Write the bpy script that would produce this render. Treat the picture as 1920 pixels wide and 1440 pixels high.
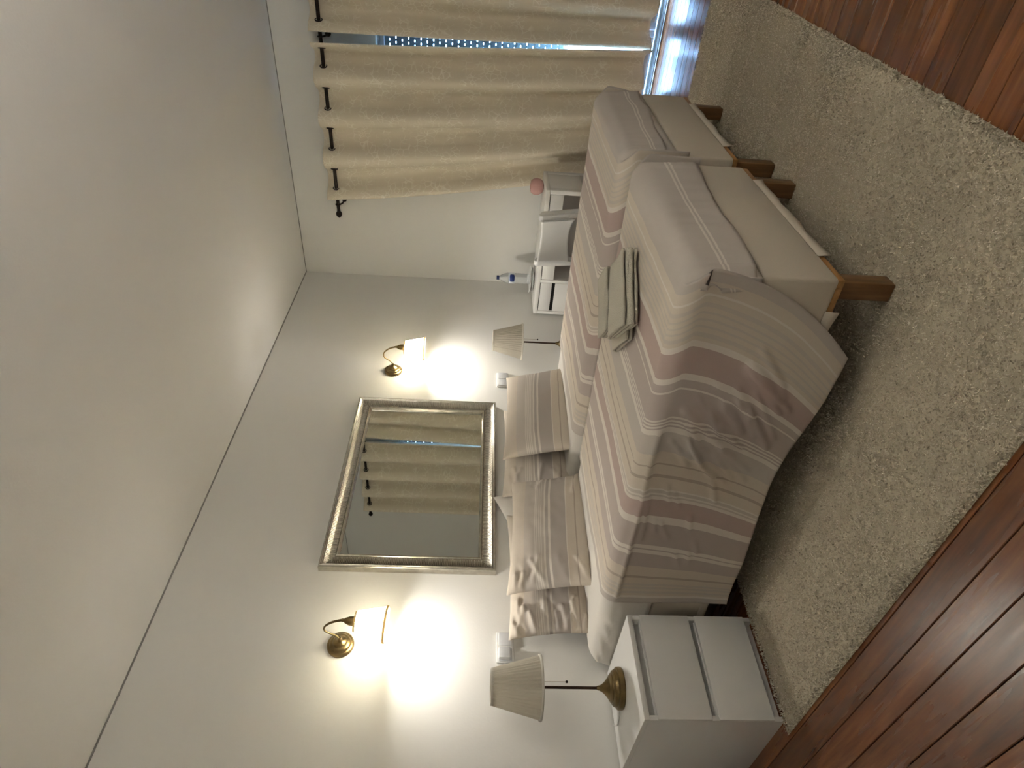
import bpy, bmesh, math, random
import numpy as np
from mathutils import Vector, Matrix

for o in list(bpy.data.objects):
    bpy.data.objects.remove(o, do_unlink=True)
SC = bpy.context.scene
COL = SC.collection
random.seed(7)
RNG = np.random.default_rng(7)
PI = math.pi

# ------------------------------------------------------------------ camera
# Room frame: corner of the head wall (y = 0) and the window wall (x = 0) is the origin, z up.
# The phone was held sideways, so the picture's "up" is the room's horizontal direction.
cam_data = bpy.data.cameras.new('camera')
cam = bpy.data.objects.new('camera', cam_data)
COL.objects.link(cam)
cam_data.sensor_fit = 'HORIZONTAL'
cam_data.sensor_width = 36.0
cam_data.lens = 36.0 * 1218.5 / 1920.0
cam_data.clip_start = 0.02
FWD = Vector((0.76972128, 0.63556166, -0.05992097))
RGT = Vector((0.63808294, -0.7688299, 0.04184203))
DWN = Vector((-0.01947585, -0.07044125, -0.99732579))
cam.matrix_world = Matrix(((DWN.x, RGT.x, -FWD.x, -4.8535),
                           (DWN.y, RGT.y, -FWD.y, -2.8733),
                           (DWN.z, RGT.z, -FWD.z, 1.18),
                           (0, 0, 0, 1)))
SC.camera = cam

# ------------------------------------------------------------------ world, exposure
w = bpy.data.worlds.new('sky')
SC.world = w
w.use_nodes = True
bg = w.node_tree.nodes['Background']
bg.inputs['Color'].default_value = (0.33, 0.58, 1.0, 1)
bg.inputs['Strength'].default_value = 9.0
SC.view_settings.view_transform = 'Standard'
SC.view_settings.look = 'None'
SC.view_settings.gamma = 1.0
SC.view_settings.use_curve_mapping = False
SC.view_settings.exposure = 2.05
BULBS = ((38.0, 130.0), (105.0, 165.0))      # (globe, dome) of the two wall lamp bulbs
FILL_STRENGTH = 215.0  # bulb of the unseen uplighter added to brighten the room
BULB_COLOR = (1.0, 0.96, 0.88, 1)


# ------------------------------------------------------------------ materials
def hexc(r, g, b):
    f = lambda c: (c / 255 / 12.92) if c / 255 <= 0.04045 else ((c / 255 + 0.055) / 1.055) ** 2.4
    return (f(r), f(g), f(b), 1)


def mat(name, color=(0.8, 0.8, 0.8, 1), rough=0.5, metal=0.0, **kw):
    m = bpy.data.materials.new(name)
    m.use_nodes = True
    b = m.node_tree.nodes['Principled BSDF']
    b.inputs['Base Color'].default_value = color
    b.inputs['Roughness'].default_value = rough
    b.inputs['Metallic'].default_value = metal
    for k, v in kw.items():
        b.inputs[k.replace('_', ' ')].default_value = v
    return m


def nd(m, t, **kw):
    n = m.node_tree.nodes.new(t)
    for k, v in kw.items():
        setattr(n, k, v)
    return n


def ln(m, a, b):
    m.node_tree.links.new(a, b)


def bsdf(m):
    return m.node_tree.nodes['Principled BSDF']


def coords(m, kind='Object', scale=(1, 1, 1)):
    tc = nd(m, 'ShaderNodeTexCoord')
    mp = nd(m, 'ShaderNodeMapping')
    mp.inputs['Scale'].default_value = scale
    ln(m, tc.outputs[kind], mp.inputs['Vector'])
    return mp.outputs['Vector']


def noise(m, vec, scale=5, detail=3, rough=0.5):
    n = nd(m, 'ShaderNodeTexNoise')
    n.inputs['Scale'].default_value = scale
    n.inputs['Detail'].default_value = detail
    n.inputs['Roughness'].default_value = rough
    ln(m, vec, n.inputs['Vector'])
    return n.outputs['Fac']


def ramp(m, fac, stops, interp='LINEAR'):
    r = nd(m, 'ShaderNodeValToRGB')
    r.color_ramp.interpolation = interp
    els = r.color_ramp.elements
    while len(els) < len(stops):
        els.new(0.5)
    for e, (p, c) in zip(els, stops):
        e.position = p
    for e, (p, c) in zip(els, stops):
        e.position = p
        e.color = c
    ln(m, fac, r.inputs['Fac'])
    return r.outputs['Color']


def bump(m, h, strength=0.3, dist=0.01):
    b = nd(m, 'ShaderNodeBump')
    b.inputs['Strength'].default_value = strength
    b.inputs['Distance'].default_value = dist
    ln(m, h, b.inputs['Height'])
    ln(m, b.outputs['Normal'], bsdf(m).inputs['Normal'])
    return b


def mixc(m, fac, a, b, blend='MIX'):
    x = nd(m, 'ShaderNodeMix', data_type='RGBA', blend_type=blend)
    if isinstance(fac, float):
        x.inputs[0].default_value = fac
    else:
        ln(m, fac, x.inputs[0])
    for i, v in ((6, a), (7, b)):
        if isinstance(v, tuple):
            x.inputs[i].default_value = v
        else:
            ln(m, v, x.inputs[i])
    return x.outputs[2]


def mathn(m, op, a, b=None):
    x = nd(m, 'ShaderNodeMath', operation=op)
    for i, v in enumerate((a, b)):
        if v is None:
            continue
        if isinstance(v, (int, float)):
            x.inputs[i].default_value = v
        else:
            ln(m, v, x.inputs[i])
    return x.outputs[0]


def fabric(name, c1, c2, nscale=300, rough=0.95, strength=0.25, dist=0.002, big=6):
    m = mat(name, c1, rough)
    v = coords(m)
    f = noise(m, v, nscale, 2)
    g = noise(m, v, big, 3)
    col = mixc(m, mathn(m, 'MULTIPLY', f, 0.8), c1, c2)
    col = mixc(m, mathn(m, 'MULTIPLY', g, 0.35), col, c2)
    ln(m, col, bsdf(m).inputs['Base Color'])
    bump(m, f, strength, dist)
    bsdf(m).inputs['Specular IOR Level'].default_value = 0.15
    return m


def paint(name, color, rough=0.6, bs=0.08):
    m = mat(name, color, rough)
    v = coords(m)
    f = noise(m, v, 90, 4)
    bump(m, f, bs, 0.003)
    c2 = tuple(c * 0.965 for c in color[:3]) + (1,)
    ln(m, mixc(m, noise(m, v, 1.7, 3), color, c2), bsdf(m).inputs['Base Color'])
    return m


def lacquer(name, color, rough=0.35):
    m = mat(name, color, rough)
    v = coords(m)
    bump(m, noise(m, v, 220, 2), 0.03, 0.001)
    return m


def metal(name, c1, c2, rough=0.35, nscale=25):
    m = mat(name, c1, rough, 1.0)
    v = coords(m)
    f = noise(m, v, nscale, 4)
    ln(m, ramp(m, f, [(0.3, c2), (0.7, c1)]), bsdf(m).inputs['Base Color'])
    return m


M = {}
M['wall'] = paint('wall_paint', (0.83, 0.82, 0.785, 1), 0.75, 0.12)
M['ceiling'] = paint('ceiling_paint', (0.90, 0.89, 0.86, 1), 0.8, 0.2)
M['shadow_line'] = paint('shadow_line_grey', (0.30, 0.29, 0.27, 1), 0.8)  # dark grey standing in for shade at the ceiling junction
M['white'] = lacquer('white_lacquer', (0.78, 0.77, 0.75, 1), 0.35)
M['white_desk'] = lacquer('white_foil', (0.80, 0.79, 0.76, 1), 0.4)
M['plastic'] = lacquer('white_plastic', (0.80, 0.80, 0.79, 1), 0.3)
M['rocker'] = lacquer('pale_switch_plastic', (0.72, 0.73, 0.75, 1), 0.3)
M['black_gap'] = mat('black_recess', (0.012, 0.011, 0.010, 1), 0.8)
M['brass'] = metal('antique_brass', (0.30, 0.215, 0.095, 1), (0.13, 0.095, 0.05, 1), 0.32, 12)
M['brown_metal'] = metal('dark_bronze_tube', (0.11, 0.075, 0.055, 1), (0.06, 0.04, 0.03, 1), 0.4)
M['rod'] = metal('blackened_rod', (0.045, 0.034, 0.028, 1), (0.02, 0.016, 0.014, 1), 0.45)
M['alu'] = metal('aluminium', (0.55, 0.56, 0.58, 1), (0.45, 0.46, 0.48, 1), 0.28)
M['shutter'] = lacquer('grey_blue_shutter', (0.10, 0.16, 0.19, 1), 0.45)
M['sheet'] = fabric('white_cotton', (0.74, 0.71, 0.66, 1), (0.66, 0.62, 0.57, 1), 350)
M['base_fabric'] = fabric('ivory_upholstery', (0.60, 0.54, 0.45, 1), (0.52, 0.46, 0.38, 1), 420)
M['towel'] = fabric('sage_terry', (0.60, 0.57, 0.48, 1), (0.46, 0.43, 0.36, 1), 260, strength=0.8, dist=0.004)
M['towel2'] = fabric('cream_terry', (0.62, 0.57, 0.48, 1), (0.48, 0.44, 0.37, 1), 260, strength=0.8, dist=0.004)
M['paper'] = fabric('white_tissue', (0.82, 0.81, 0.79, 1), (0.76, 0.75, 0.73, 1), 60)
M['ceramic'] = mat('white_ceramic', (0.82, 0.82, 0.81, 1), 0.15)
M['cord'] = mat('white_flex', (0.75, 0.74, 0.72, 1), 0.4)
M['pink'] = mat('pink_glass', (0.82, 0.50, 0.47, 1), 0.06, Transmission_Weight=0.45, IOR=1.45)
M['blue_cap'] = mat('dark_blue_plastic', (0.012, 0.025, 0.11, 1), 0.3)
M['pet'] = mat('clear_plastic', (0.93, 0.96, 0.98, 1), 0.08, Transmission_Weight=0.85, IOR=1.25)

# mirror glass
M['mirror'] = mat('mirror_glass', (0.80, 0.82, 0.78, 1), 0.012, 1.0)

# window glass
g = bpy.data.materials.new('window_glass')
g.use_nodes = True
nt = g.node_tree
nt.nodes.remove(nt.nodes['Principled BSDF'])
tr = nt.nodes.new('ShaderNodeBsdfTransparent')
tr.inputs['Color'].default_value = (0.93, 0.96, 0.97, 1)
gl = nt.nodes.new('ShaderNodeBsdfGlossy')
gl.inputs['Roughness'].default_value = 0.02
mx = nt.nodes.new('ShaderNodeMixShader')
mx.inputs[0].default_value = 0.07
nt.links.new(tr.outputs[0], mx.inputs[1])
nt.links.new(gl.outputs[0], mx.inputs[2])
nt.links.new(mx.outputs[0], nt.nodes['Material Output'].inputs['Surface'])
M['glass'] = g

# bulbs
def glow(name, strength):
    b_ = bpy.data.materials.new(name)
    b_.use_nodes = True
    nt = b_.node_tree
    nt.nodes.remove(nt.nodes['Principled BSDF'])
    em = nt.nodes.new('ShaderNodeEmission')
    em.inputs['Color'].default_value = BULB_COLOR
    em.inputs['Strength'].default_value = strength
    nt.links.new(em.outputs[0], nt.nodes['Material Output'].inputs['Surface'])
    return b_


for i_, (a_, b_) in enumerate(BULBS):
    M['bulb%d' % i_] = glow('lit_bulb_globe', a_)
    M['bulb_dome%d' % i_] = glow('lit_bulb_dome', b_)
M['fill_bulb'] = glow('fill_uplighter_bulb', FILL_STRENGTH)  # emission of the added fill uplighter


def shade_mat(name, col, trans, tfac):
    m = mat(name, col, 0.9)
    v = coords(m)
    bump(m, noise(m, v, 300, 2), 0.15, 0.001)
    t = nd(m, 'ShaderNodeBsdfTranslucent')
    t.inputs['Color'].default_value = trans
    x = nd(m, 'ShaderNodeMixShader')
    x.inputs[0].default_value = tfac
    ln(m, bsdf(m).outputs[0], x.inputs[1])
    ln(m, t.outputs[0], x.inputs[2])
    ln(m, x.outputs[0], m.node_tree.nodes['Material Output'].inputs['Surface'])
    return m


M['shade'] = shade_mat('ivory_pleated_shade', (0.80, 0.76, 0.66, 1), (0.93, 0.88, 0.72, 1), 0.85)
M['shade_trim'] = shade_mat('shade_binding', (0.66, 0.58, 0.36, 1), (0.55, 0.42, 0.15, 1), 0.25)
M['shade_off'] = shade_mat('unlit_pleated_shade', (0.62, 0.58, 0.50, 1), (0.6, 0.55, 0.45, 1), 0.3)

M['binding_off'] = fabric('cream_shade_binding', (0.76, 0.73, 0.66, 1), (0.68, 0.65, 0.58, 1), 300)

# wood floor
m = mat('varnished_red_brown_boards', (0.13, 0.05, 0.02, 1), 0.3)
v = coords(m, 'Object', (14, 1.1, 14))
oi = nd(m, 'ShaderNodeObjectInfo')
addv = nd(m, 'ShaderNodeVectorMath', operation='ADD')
sc_ = nd(m, 'ShaderNodeVectorMath', operation='SCALE')
cb = nd(m, 'ShaderNodeCombineXYZ')
ln(m, oi.outputs['Random'], cb.inputs[0])
ln(m, oi.outputs['Random'], cb.inputs[1])
ln(m, cb.outputs[0], sc_.inputs[0])
sc_.inputs['Scale'].default_value = 57.0
ln(m, v, addv.inputs[0])
ln(m, sc_.outputs[0], addv.inputs[1])
n1 = noise(m, addv.outputs[0], 2.2, 6, 0.6)
n2 = noise(m, addv.outputs[0], 9, 4, 0.6)
c = ramp(m, n1, [(0.30, hexc(88, 50, 27)), (0.55, hexc(122, 74, 41)), (0.75, hexc(144, 92, 52))])
c = mixc(m, mathn(m, 'MULTIPLY', n2, 0.35), c, hexc(68, 35, 19))
hv = nd(m, 'ShaderNodeHueSaturation')
ln(m, mathn(m, 'ADD', mathn(m, 'MULTIPLY', oi.outputs['Random'], 0.45), 0.75), hv.inputs['Value'])
ln(m, c, hv.inputs['Color'])
ln(m, hv.outputs[0], bsdf(m).inputs['Base Color'])
vr = addv.outputs[0]
ln(m, ramp(m, noise(m, vr, 0.8, 4), [(0.3, (0.19, 0.19, 0.19, 1)), (0.7, (0.34, 0.34, 0.34, 1))]), bsdf(m).inputs['Roughness'])
bump(m, n2, 0.08, 0.002)
M['boards'] = m
M['subfloor'] = mat('dark_board_joint', (0.014, 0.008, 0.005, 1), 0.8)

# bed leg wood
m = mat('stained_beech', (0.2, 0.1, 0.04, 1), 0.4)
v = coords(m, 'Object', (30, 30, 3))
ln(m, ramp(m, noise(m, v, 2, 5), [(0.3, hexc(98, 68, 40)), (0.7, hexc(130, 94, 58))]), bsdf(m).inputs['Base Color'])
M['leg_wood'] = m
m = mat('raw_pine_rim', (0.4, 0.25, 0.1, 1), 0.6)
v = coords(m, 'Object', (3, 30, 30))
ln(m, ramp(m, noise(m, v, 2, 5), [(0.3, hexc(138, 98, 54)), (0.7, hexc(170, 126, 74))]), bsdf(m).inputs['Base Color'])
M['rim_wood'] = m

# rug
m = mat('shaggy_beige_pile', (0.5, 0.45, 0.36, 1), 0.95)
v = coords(m)
f = noise(m, v, 55, 3)
g2 = noise(m, v, 3.5, 3)
c = ramp(m, f, [(0.3, (0.46, 0.405, 0.305, 1)), (0.7, (0.72, 0.655, 0.525, 1))])
c = mixc(m, mathn(m, 'MULTIPLY', g2, 0.3), c, (0.47, 0.42, 0.33, 1))
ln(m, c, bsdf(m).inputs['Base Color'])
bsdf(m).inputs['Specular IOR Level'].default_value = 0.1
M['pile'] = m
M['rug_back'] = fabric('rug_backing', (0.50, 0.44, 0.33, 1), (0.38, 0.33, 0.25, 1), 200)

# curtain
m = mat('beige_leaf_jacquard', (0.55, 0.47, 0.34, 1), 0.85)
v = coords(m, 'UV', (1, 1, 1))
nz = nd(m, 'ShaderNodeTexNoise')
nz.inputs['Scale'].default_value = 14
ln(m, v, nz.inputs['Vector'])
va = nd(m, 'ShaderNodeVectorMath', operation='MULTIPLY_ADD')
ln(m, nz.outputs['Color'], va.inputs[0])
va.inputs[1].default_value = (0.035, 0.035, 0)
ln(m, v, va.inputs[2])
vo = nd(m, 'ShaderNodeTexVoronoi', feature='DISTANCE_TO_EDGE')
vo.inputs['Scale'].default_value = 24
ln(m, va.outputs[0], vo.inputs['Vector'])
lines = ramp(m, vo.outputs['Distance'], [(0.02, (1, 1, 1, 1)), (0.075, (0, 0, 0, 1))])
gate = ramp(m, noise(m, v, 9, 2), [(0.42, (0, 0, 0, 1)), (0.58, (1, 1, 1, 1))])
lf = mixc(m, 1.0, lines, gate, 'MULTIPLY')
wv = noise(m, coords(m, 'UV', (420, 160, 1)), 1, 2)
c = mixc(m, wv, (0.85, 0.775, 0.64, 1), (0.74, 0.665, 0.53, 1))
c = mixc(m, mathn(m, 'MULTIPLY', lf, 0.8), c, (0.95, 0.90, 0.78, 1))
ln(m, c, bsdf(m).inputs['Base Color'])
bump(m, wv, 0.15, 0.001)
bsdf(m).inputs['Specular IOR Level'].default_value = 0.2
M['curtain'] = m

# silver mirror frame, reeded in the hollow (fine relief only)
m = mat('silver_reeded_frame', (0.62, 0.58, 0.50, 1), 0.27, 1.0)
tc = nd(m, 'ShaderNodeTexCoord')
sp = nd(m, 'ShaderNodeSeparateXYZ')
ln(m, tc.outputs['UV'], sp.inputs[0])
wave = mathn(m, 'SINE', mathn(m, 'MULTIPLY', sp.outputs[0], 2 * PI / 0.009))
mk = mathn(m, 'MULTIPLY', mathn(m, 'GREATER_THAN', sp.outputs[1], 0.022), mathn(m, 'LESS_THAN', sp.outputs[1], 0.072))
bump(m, mathn(m, 'MULTIPLY', wave, mk), 1.0, 0.002)
ln(m, ramp(m, noise(m, coords(m), 30, 3), [(0.3, (0.46, 0.43, 0.375, 1)), (0.7, (0.60, 0.57, 0.505, 1))]), bsdf(m).inputs['Base Color'])
M['frame'] = m

# bottle label: flat print
m = mat('printed_bottle_label', (0.8, 0.83, 0.86, 1), 0.4)
tc = nd(m, 'ShaderNodeTexCoord')
sp = nd(m, 'ShaderNodeSeparateXYZ')
ln(m, tc.outputs['UV'], sp.inputs[0])
du = mathn(m, 'ABSOLUTE', mathn(m, 'SUBTRACT', sp.outputs[0], 0.5))
dv = mathn(m, 'ABSOLUTE', mathn(m, 'SUBTRACT', sp.outputs[1], 0.45))
d2 = mathn(m, 'ADD', mathn(m, 'POWER', mathn(m, 'DIVIDE', du, 0.12), 4), mathn(m, 'POWER', mathn(m, 'DIVIDE', dv, 0.42), 4))
c = mixc(m, mathn(m, 'LESS_THAN', d2, 1.0), (0.78, 0.82, 0.86, 1), (0.010, 0.03, 0.16, 1))
ln(m, c, bsdf(m).inputs['Base Color'])
M['label'] = m

# ---- striped cotton: colour depends on the woven length coordinate (UV v, metres)
B_ = (0.68, 0.605, 0.515, 1)
G_ = (0.565, 0.515, 0.475, 1)
N_ = (0.61, 0.555, 0.50, 1)
MV = (0.50, 0.385, 0.355, 1)
GM = (0.51, 0.44, 0.41, 1)
W_ = (0.78, 0.73, 0.665, 1)
D_ = (0.47, 0.395, 0.335, 1)
P_ = (0.48, 0.435, 0.40, 1)


def lines_(a, b, n, c1, c2):
    out = []
    st = (b - a) / (2 * n)
    for i in range(n):
        out.append((a + 2 * i * st, c1))
        out.append((a + (2 * i + 1) * st, c2))
    return out


SPREAD = ([(-9, W_), (-2.245, G_), (-2.23, W_), (-2.22, G_)] + lines_(-2.135, -2.095, 3, W_, G_) + [(-2.095, G_)]
          + [(-1.93, B_), (-1.895, W_), (-1.888, B_)] + lines_(-1.865, -1.755, 5, N_, B_)
          + [(-1.75, W_), (-1.725, MV), (-1.637, W_), (-1.615, GM), (-1.605, W_), (-1.60, GM), (-1.59, W_), (-1.585, GM)]
          + lines_(-1.475, -1.44, 3, W_, GM) + [(-1.436, W_), (-1.415, G_), (-1.335, B_), (-1.285, D_), (-1.275, B_),
             (-1.235, D_), (-1.222, B_), (-1.17, W_), (-1.162, N_), (-1.15, W_), (-1.142, N_), (-1.135, W_), (-1.124, MV),
             (-1.05, W_), (-1.013, GM), (-0.885, W_), (-0.868, GM), (-0.858, W_), (-0.835, GM), (-0.765, B_), (-0.705, D_), (-0.695, B_)]
          + lines_(-0.66, -0.58, 3, N_, B_) + [(-0.58, W_), (-0.565, G_)])
PILLOW = ([(-9, B_), (0.05, D_), (0.056, B_), (0.10, D_), (0.106, B_), (0.145, W_), (0.15, P_), (0.225, W_), (0.236, P_), (0.25, W_), (0.258, N_)]
          + lines_(0.27, 0.31, 4, W_, N_) + [(0.31, N_), (0.36, B_)])


def striped(name, table, wob=0.003):
    m = mat(name, (0.6, 0.5, 0.4, 1), 0.95)
    tc = nd(m, 'ShaderNodeTexCoord')
    sp = nd(m, 'ShaderNodeSeparateXYZ')
    ln(m, tc.outputs['UV'], sp.inputs[0])
    wb = noise(m, coords(m, 'UV', (3, 3, 1)), 2.5, 2)
    vv = mathn(m, 'ADD', sp.outputs[1], mathn(m, 'MULTIPLY', mathn(m, 'SUBTRACT', wb, 0.5), wob * 4))
    lo, hi = table[1][0] - 0.05, table[-1][0] + 0.05
    ff = mathn(m, 'DIVIDE', mathn(m, 'SUBTRACT', vv, lo), hi - lo)
    col = None
    i = 0
    while i < len(table):
        chunk = table[max(0, i - 1):i + 28]
        stops = [(0.0 if k == 0 else max(0.0, (p - lo) / (hi - lo)), cc) for k, (p, cc) in enumerate(chunk)]
        cr = ramp(m, ff, stops, 'CONSTANT')
        if col is None:
            col = cr
        else:
            col = mixc(m, mathn(m, 'GREATER_THAN', ff, (table[i][0] - lo) / (hi - lo)), col, cr)
        i += 28
    wv1 = noise(m, coords(m, 'UV', (60, 900, 1)), 1, 2)
    wv2 = noise(m, coords(m, 'UV', (900, 60, 1)), 1, 2)
    wv = mathn(m, 'MULTIPLY', mathn(m, 'ADD', wv1, wv2), 0.5)
    col = mixc(m, mathn(m, 'MULTIPLY', wv, 0.35), col, (0.40, 0.34, 0.29, 1))
    ln(m, col, bsdf(m).inputs['Base Color'])
    bump(m, wv, 0.2, 0.002)
    bsdf(m).inputs['Specular IOR Level'].default_value = 0.15
    return m


M['spread'] = striped('striped_beige_mauve_cotton', SPREAD)
M['pillow'] = striped('striped_pillow_cotton', PILLOW, 0.002)


# ------------------------------------------------------------------ mesh helpers
class MB:
    def __init__(self):
        self.v, self.f, self.uv = [], [], []

    def box(self, lo, hi, ch=0.0):
        bm = bmesh.new()
        bmesh.ops.create_cube(bm, size=1)
        s = [hi[i] - lo[i] for i in range(3)]
        c = [(hi[i] + lo[i]) / 2 for i in range(3)]
        for v in bm.verts:
            v.co = Vector((v.co.x * s[0] + c[0], v.co.y * s[1] + c[1], v.co.z * s[2] + c[2]))
        if ch > 0:
            bmesh.ops.bevel(bm, geom=bm.edges[:], offset=min(ch, min(s) * 0.45), segments=2, affect='EDGES', profile=0.5)
        self.bm(bm)
        return self

    def bm(self, bm):
        bm.verts.index_update()
        o = len(self.v)
        self.v += [tuple(v.co) for v in bm.verts]
        self.f += [tuple(o + v.index for v in f.verts) for f in bm.faces]
        bm.free()

    def lathe(self, prof, n=32, org=(0, 0, 0), mod=None, caps=False):
        """prof: (radius, z) list, axis z"""
        o = len(self.v)
        for (r, z) in prof:
            for k in range(n):
                a = 2 * PI * k / n
                rr = r * (mod(k) if mod else 1)
                self.v.append((org[0] + rr * math.cos(a), org[1] + rr * math.sin(a), org[2] + z))
        for i in range(len(prof) - 1):
            for k in range(n):
                k2 = (k + 1) % n
                self.f.append((o + i * n + k, o + i * n + k2, o + (i + 1) * n + k2, o + (i + 1) * n + k))
        if caps:
            self.f.append(tuple(o + k for k in range(n))[::-1])
            e = o + (len(prof) - 1) * n
            self.f.append(tuple(e + k for k in range(n)))
        return self

    def tube(self, pts, r, n=12, caps=True):
        pts = [Vector(p) for p in pts]
        o = len(self.v)
        up = Vector((0.31, 0.17, 0.93))
        for i, p in enumerate(pts):
            d = (pts[min(i + 1, len(pts) - 1)] - pts[max(i - 1, 0)]).normalized()
            a = d.cross(up)
            if a.length < 1e-3:
                a = d.cross(Vector((1, 0, 0)))
            a.normalize()
            b = d.cross(a)
            rr = r[i] if isinstance(r, (list, tuple)) else r
            for k in range(n):
                t = 2 * PI * k / n
                self.v.append(tuple(p + a * (rr * math.cos(t)) + b * (rr * math.sin(t))))
        for i in range(len(pts) - 1):
            for k in range(n):
                k2 = (k + 1) % n
                self.f.append((o + i * n + k, o + i * n + k2, o + (i + 1) * n + k2, o + (i + 1) * n + k))
        if caps:
            self.f.append(tuple(o + k for k in range(n))[::-1])
            e = o + (len(pts) - 1) * n
            self.f.append(tuple(e + k for k in range(n)))
        return self

    def torus(self, c, R, r, axis='y', n=20, m=8):
        o = len(self.v)
        for i in range(n):
            a = 2 * PI * i / n
            for j in range(m):
                b = 2 * PI * j / m
                x, y, z = (R + r * math.cos(b)) * math.cos(a), (R + r * math.cos(b)) * math.sin(a), r * math.sin(b)
                p = {'z': (x, y, z), 'y': (x, z, y), 'x': (z, x, y)}[axis]
                self.v.append((c[0] + p[0], c[1] + p[1], c[2] + p[2]))
        for i in range(n):
            for j in range(m):
                self.f.append((o + i * m + j, o + ((i + 1) % n) * m + j, o + ((i + 1) % n) * m + (j + 1) % m, o + i * m + (j + 1) % m))
        return self

    def mesh(self, name, material, smooth=None):
        me = bpy.data.meshes.new(name)
        me.from_pydata(self.v, [], self.f)
        bm = bmesh.new()
        bm.from_mesh(me)
        bmesh.ops.recalc_face_normals(bm, faces=bm.faces[:])
        bm.to_mesh(me)
        bm.free()
        me.materials.append(material)
        if smooth is not None:
            me.shade_smooth()
            if smooth < 179:
                me.set_sharp_from_angle(angle=math.radians(smooth))
        return me

    def build(self, name, material, parent=None, smooth=35, **kw):
        return link(name, self.mesh(name, material, smooth), parent, **kw)


def link(name, me, parent=None, loc=None, rot=None):
    o = bpy.data.objects.new(name, me)
    COL.objects.link(o)
    if parent is not None:
        o.parent = parent
    if loc:
        o.location = loc
    if rot:
        o.rotation_euler = rot
    return o


def empty(name, loc=(0, 0, 0), rz=0.0):
    o = bpy.data.objects.new(name, None)
    o.empty_display_size = 0.1
    COL.objects.link(o)
    o.location = loc
    o.rotation_euler = (0, 0, rz)
    return o


def tag(o, label, cat, group=None):
    o['label'] = label
    o['category'] = cat
    if group:
        o['group'] = group
    return o


def struct(o):
    o['kind'] = 'structure'
    return o


def grid_mesh(name, P, UV, material, smooth=True, mask=None):
    """P: (ny, nx, 3) array, UV: (ny, nx, 2); mask (ny-1, nx-1) faces to keep"""
    ny, nx = P.shape[:2]
    idx = np.arange(ny * nx).reshape(ny, nx)
    q = np.stack([idx[:-1, :-1], idx[:-1, 1:], idx[1:, 1:], idx[1:, :-1]], -1)
    if mask is not None:
        q = q[mask]
    q = q.reshape(-1, 4)
    me = bpy.data.meshes.new(name)
    me.from_pydata(P.reshape(-1, 3).tolist(), [], q.tolist())
    uvl = me.uv_layers.new(name='UVMap')
    uvl.data.foreach_set('uv', UV.reshape(-1, 2)[q.reshape(-1)].astype(np.float32).ravel())
    me.materials.append(material)
    if smooth:
        me.shade_smooth()
    if mask is not None:
        bm = bmesh.new()
        bm.from_mesh(me)
        bmesh.ops.delete(bm, geom=[v for v in bm.verts if not v.link_faces], context='VERTS')
        bm.to_mesh(me)
        bm.free()
    return me


def vnoise(x, y, seed=0):
    """smooth value noise, vectorised"""
    r = np.random.default_rng(seed).random((64, 64))
    xi, yi = np.floor(x).astype(int), np.floor(y).astype(int)
    xf, yf = x - xi, y - yi
    xf, yf = xf * xf * (3 - 2 * xf), yf * yf * (3 - 2 * yf)
    a = r[xi % 64, yi % 64]
    b = r[(xi + 1) % 64, yi % 64]
    c = r[xi % 64, (yi + 1) % 64]
    d = r[(xi + 1) % 64, (yi + 1) % 64]
    return (a * (1 - xf) + b * xf) * (1 - yf) + (c * (1 - xf) + d * xf) * yf - 0.5


def ridge(x, y, a, b, wd, amp):
    ax, ay = a
    bx, by = b
    L2 = (bx - ax) ** 2 + (by - ay) ** 2
    t = np.clip(((x - ax) * (bx - ax) + (y - ay) * (by - ay)) / L2, 0, 1)
    d2 = (x - ax - t * (bx - ax)) ** 2 + (y - ay - t * (by - ay)) ** 2
    return amp * np.exp(-d2 / wd ** 2)


def solidify(o, th, off=-1):
    s = o.modifiers.new('thickness', 'SOLIDIFY')
    s.thickness = th
    s.offset = off
    return o


# ------------------------------------------------------------------ the room
XL, YF, ZC = -5.1, -4.2, 2.621
T = 0.25
WY0, WY1, WZ = -1.28, -2.68, 1.93     # window opening in the wall x = 0

fl = struct(MB().box((XL - T, YF - T, -0.06), (T, T, -0.012)).build('floor', M['subfloor'], smooth=None))
pitch = 0.1
plank_me = {}


def plank_mesh(L):
    if L not in plank_me:
        bm = bmesh.new()
        bmesh.ops.create_cube(bm, size=1)
        for v in bm.verts:
            v.co = Vector((v.co.x * 0.0975, v.co.y * (L - 0.0015), v.co.z * 0.012 - 0.006))
        ed = [e for e in bm.edges if all(v.co.z > -0.001 for v in e.verts)]
        bmesh.ops.bevel(bm, geom=ed, offset=0.0018, segments=1, affect='EDGES')
        me = bpy.data.meshes.new('plank')
        bm.to_mesh(me)
        bm.free()
        me.materials.append(M['boards'])
        plank_me[L] = me
    return plank_me[L]


splits = [(4.2,)]
nrow = int(round(-XL / pitch))
for r in range(nrow):
    x = -0.06 - r * pitch + 0.01
    y = 0.0
    for L in splits[0]:
        link('plank', plank_mesh(L), fl, loc=(x, y - L / 2, 0.0))
        y -= L

struct(MB().box((XL - T, 0, -0.012), (T, T, ZC + 0.1)).build('wall_head', M['wall'], smooth=None))
wb = MB()
wb.box((0, WY0, -0.012), (T, 0, ZC + 0.1))
wb.box((0, YF, -0.012), (T, WY1, ZC + 0.1))
wb.box((0, WY1, WZ), (T, WY0, ZC + 0.1))
struct(wb.build('wall_window', M['wall'], smooth=None))
struct(MB().box((XL - T, YF - T, -0.012), (XL, 0, ZC + 0.1)).build('wall_left', M['wall'], smooth=None))
struct(MB().box((XL - T, YF - T, -0.012), (T, YF, ZC + 0.1)).build('wall_front', M['wall'], smooth=None))
struct(MB().box((XL, YF, ZC), (0, 0, ZC + 0.1)).build('ceiling', M['ceiling'], smooth=None))
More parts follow.
